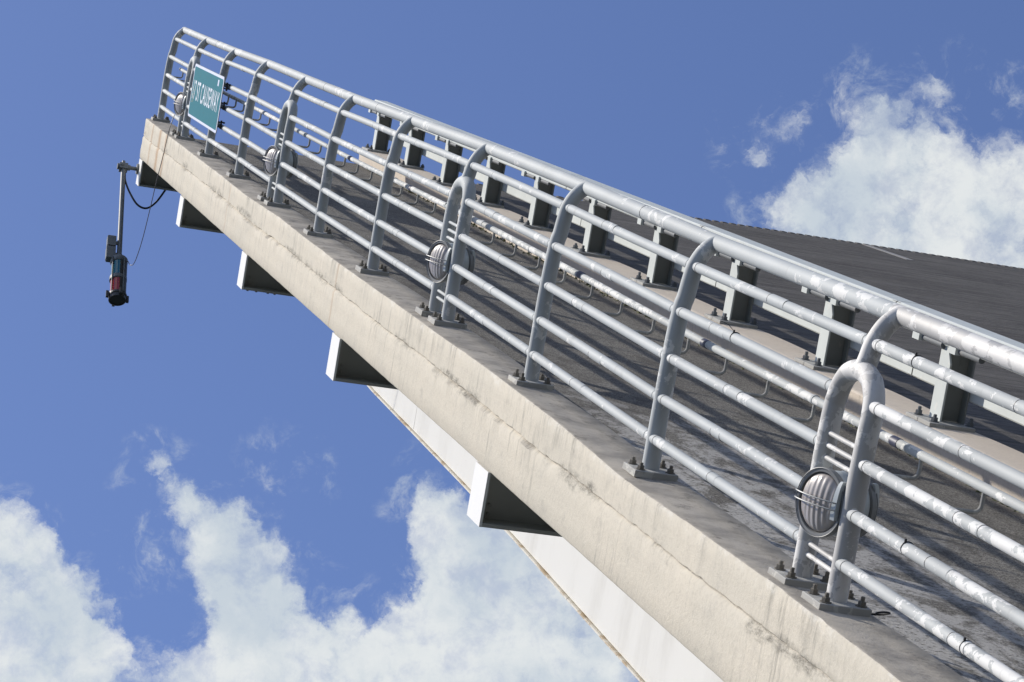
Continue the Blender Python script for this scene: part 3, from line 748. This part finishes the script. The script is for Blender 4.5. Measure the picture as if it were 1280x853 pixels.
me.name = 'lettering'; link('lettering', me, 'signtext', sg, (0, 0, .006 * UN))
slab('sticker', [(a - .86, b + .205) for a, b in rrect(.045, .032, .004)], -.0038, -.0027, 'signborder', sg)
for i in range(9):
    y0 = .98 + random.uniform(-.1, .06); z0 = -.12 + i * .018
    slab('scratch', [(y0, z0), (y0 + .16, z0 - .006), (y0 + .17, z0 + .004), (y0 + .01, z0 + .009)], -.0032, -.0027, 'scrub', sg)
for i in range(16):
    y0, z0 = random.uniform(-1.1, 1.1), random.uniform(-.24, .24); r = random.uniform(.003, .009)
    slab('spot', rrect(r, r, r * .9, 2) if False else [(y0 + r * math.cos(a), z0 + r * math.sin(a)) for a in np.linspace(0, 6.28, 9)[:-1]], -.0036, -.0028, random.choice(('signborder', 'black', 'scrub')), sg)
for wz in (.2218, .1406, .0601):
    mb = MB(); z = (wz - .2305) * UN + .235
    mb.box(.008, .075, -SW + .0, -SW + .05, z - .045, z - .033); mb.box(.008, .075, -SW + .0, -SW + .05, z + .0, z + .012); mb.box(.03, .045, -SW - .008, -SW + .02, z - .06, z + .025)
    mb.cyl((.03, -SW - .02, z - .04), (.03, -SW + .02, z - .04), .010, 6); mb.cyl((.06, -SW - .022, z + .006), (.06, -SW + .02, z + .006), .010, 6)
    part('clamp', mb, 'black', sg)

# ------------------------------------------------------------------ navigation light hanging from the tip
PIV = LEAF @ Vector(L(9.976, -.142, -.2704))
nv = bpy.data.objects.new('navigation_light', None); COL.objects.link(nv); nv.location = PIV
nv['label'] = 'hanging navigation light with green and red glass below a grey pole at the tip'; nv['category'] = 'signal light'
LQ = 1.019 * UN
mb = MB(); mb.cyl((-.07, 0, 0), (.182, 0, 0), .024, 14); mb.cyl((-.075, 0, 0), (-.045, 0, 0), .038, 10); mb.cyl((.05, 0, 0), (.08, 0, 0), .036, 12)
mb.cyl((.158, 0, 0), (.1815, 0, 0), .065, 12)
part('arm', mb, 'navgrey', nv)
mb = MB(); mb.box(-.05, .05, -.045, .045, -.05, .045, .012); mb.cyl((0, 0, .03), (0, 0, .09), .022, 10); mb.cyl((-.02, -.06, .0), (-.02, .06, .0), .02, 8); part('pivot_block', mb, 'navgrey', nv)
zl = -.60 * LQ
mb = MB(); mb.cyl((0, 0, -.04), (0, 0, zl + .01), .030, 16); mb.cyl((0, 0, zl + .01), (0, 0, zl + .06), .042, 16); part('pole', mb, 'navgrey', nv)
for (za, zb, s_) in ((-.468, -.532, 1.0), (-.535, -.610, 1.04)):
    mb = MB(); mb.box(-.145 * s_, -.05, -.05, .05, zb * LQ, za * LQ, .010); mb.box(-.152 * s_, -.145 * s_, -.043, .043, zb * LQ + .012, za * LQ - .012)
    mb.box(-.05, -.026, -.012, .012, (za + zb) / 2 * LQ - .02, (za + zb) / 2 * LQ + .02)
    part('junction_box', mb, 'navgrey', nv)
zz = lambda q: -q * LQ
RL2 = .103
mb = MB(); mb.lathe([(.05, zz(.592)), (RL2 * .92, zz(.600)), (RL2, zz(.605)), (RL2, zz(.625)), (RL2 * .9, zz(.63))], (0, 0, 1), 28); part('cap', mb, 'navgrey', nv)
for nm, za, zb, mt in (('green_lens', .628, .716, 'glassgreen'), ('red_lens', .738, .822, 'glassred')):
    prof = []
    for i in range(13):
        q = i / 12; prof.append((RL2 * (.84 + .035 * (i % 2)), zz(za + (zb - za) * q)))
    mb = MB(); mb.lathe(prof, (0, 0, 1), 32); part(nm, mb, mt, nv)
mb = MB(); mb.lathe([(RL2 * .9, zz(.714)), (RL2, zz(.718)), (RL2, zz(.736)), (RL2 * .9, zz(.740))], (0, 0, 1), 28); part('middle_band', mb, 'navgrey', nv)
mb = MB(); mb.lathe([(RL2 * .9, zz(.820)), (RL2 * 1.08, zz(.824)), (RL2 * 1.08, zz(.834)), (RL2 * .99, zz(.837)), (RL2 * .99, zz(.856)), (RL2 * .9, zz(.858)), (RL2 * .86, zz(.853))], (0, 0, 1), 28, smooth=False)
for a in (0.2, 1.77, 3.34, 4.9): mb.box(math.cos(a) * RL2 * 1.2 - .016, math.cos(a) * RL2 * 1.2 + .016, math.sin(a) * RL2 * 1.2 - .016, math.sin(a) * RL2 * 1.2 + .016, zz(.850), zz(.815))
part('bottom_housing', mb, 'navdark', nv)
# opaque screen on the bridge side and the uprights
for (za, zb) in ((.628, .716), (.738, .822)):
    mb = MB(); vs = []; angs = np.linspace(math.radians(-86), math.radians(95), 22)
    for a in angs:
        for r in (RL2 * .92, RL2 * .965): vs += [(r * math.cos(a), r * math.sin(a), zz(za)), (r * math.cos(a), r * math.sin(a), zz(zb))]
    fs = []
    for i in range(21):
        o = i * 4; fs += [(o, o + 4, o + 5, o + 1), (o + 2, o + 3, o + 7, o + 6), (o, o + 2, o + 6, o + 4), (o + 1, o + 5, o + 7, o + 3)]
    fs += [(0, 1, 3, 2), (84, 86, 87, 85)]
    mb.add(vs, fs, False); part('light_screen', mb, 'navdark', nv)
for a in (-1.05, -2.45, .4, 2.2):
    mb = MB(); mb.cyl((RL2 * .99 * math.cos(a), RL2 * .99 * math.sin(a), zz(.61)), (RL2 * .99 * math.cos(a), RL2 * .99 * math.sin(a), zz(.84)), .009, 8); part('upright', mb, 'navdark' if a < -2 else 'navgrey', nv)

# black cable from the beam to the pole, thin wire from the railing to the lantern
def strand(name, pts_world, r, mat, label, cat):
    pts = smooth_path([np.array(p) for p in pts_world], 7); o0 = pts[0]
    mb = MB(); mb.tube([p - o0 for p in pts], r, 8)
    o = part(name, mb, mat, None, tuple(o0)); o['label'] = label; o['category'] = cat; return o
WL = lambda u, v, w_: np.array(LEAF @ Vector(L(u, v, w_)))
p0 = np.array(PIV) + np.array([.03, -.01, -.23]); p1 = WL(9.90, .075, -.3465)
mid = lambda q, s_: p0 * (1 - q) + p1 * q + np.array([0, 0, -s_])
strand('power_cable', [p0 + np.array([-.01, 0, .12]), p0, mid(.12, .17), mid(.32, .335), mid(.55, .36), mid(.78, .23), p1], .0125, 'black', 'thick black power cable sagging from the end beam to the hanging pole', 'cable')
lant = np.array(PIV) + np.array([.10, -.03, zz(.612)])
s0 = WL(8.98, -.05, .085); s1 = WL(8.93, -.0745, -.012)
wp = [s0, WL(8.955, -.0665, .012), WL(8.97, -.073, -.10), WL(9.02, -.080, -.235)]
e0 = wp[-1]
for q, sg_ in ((.22, .24), (.42, .43), (.60, .50), (.76, .46), (.90, .25)):
    wp.append(e0 * (1 - q) + lant * q + np.array([0, 0, -sg_ * .72]))
wp.append(lant)
strand('loose_wire', wp, .0045, 'wire', 'thin loose wire trailing from the tip railing down to the signal lantern', 'wire')
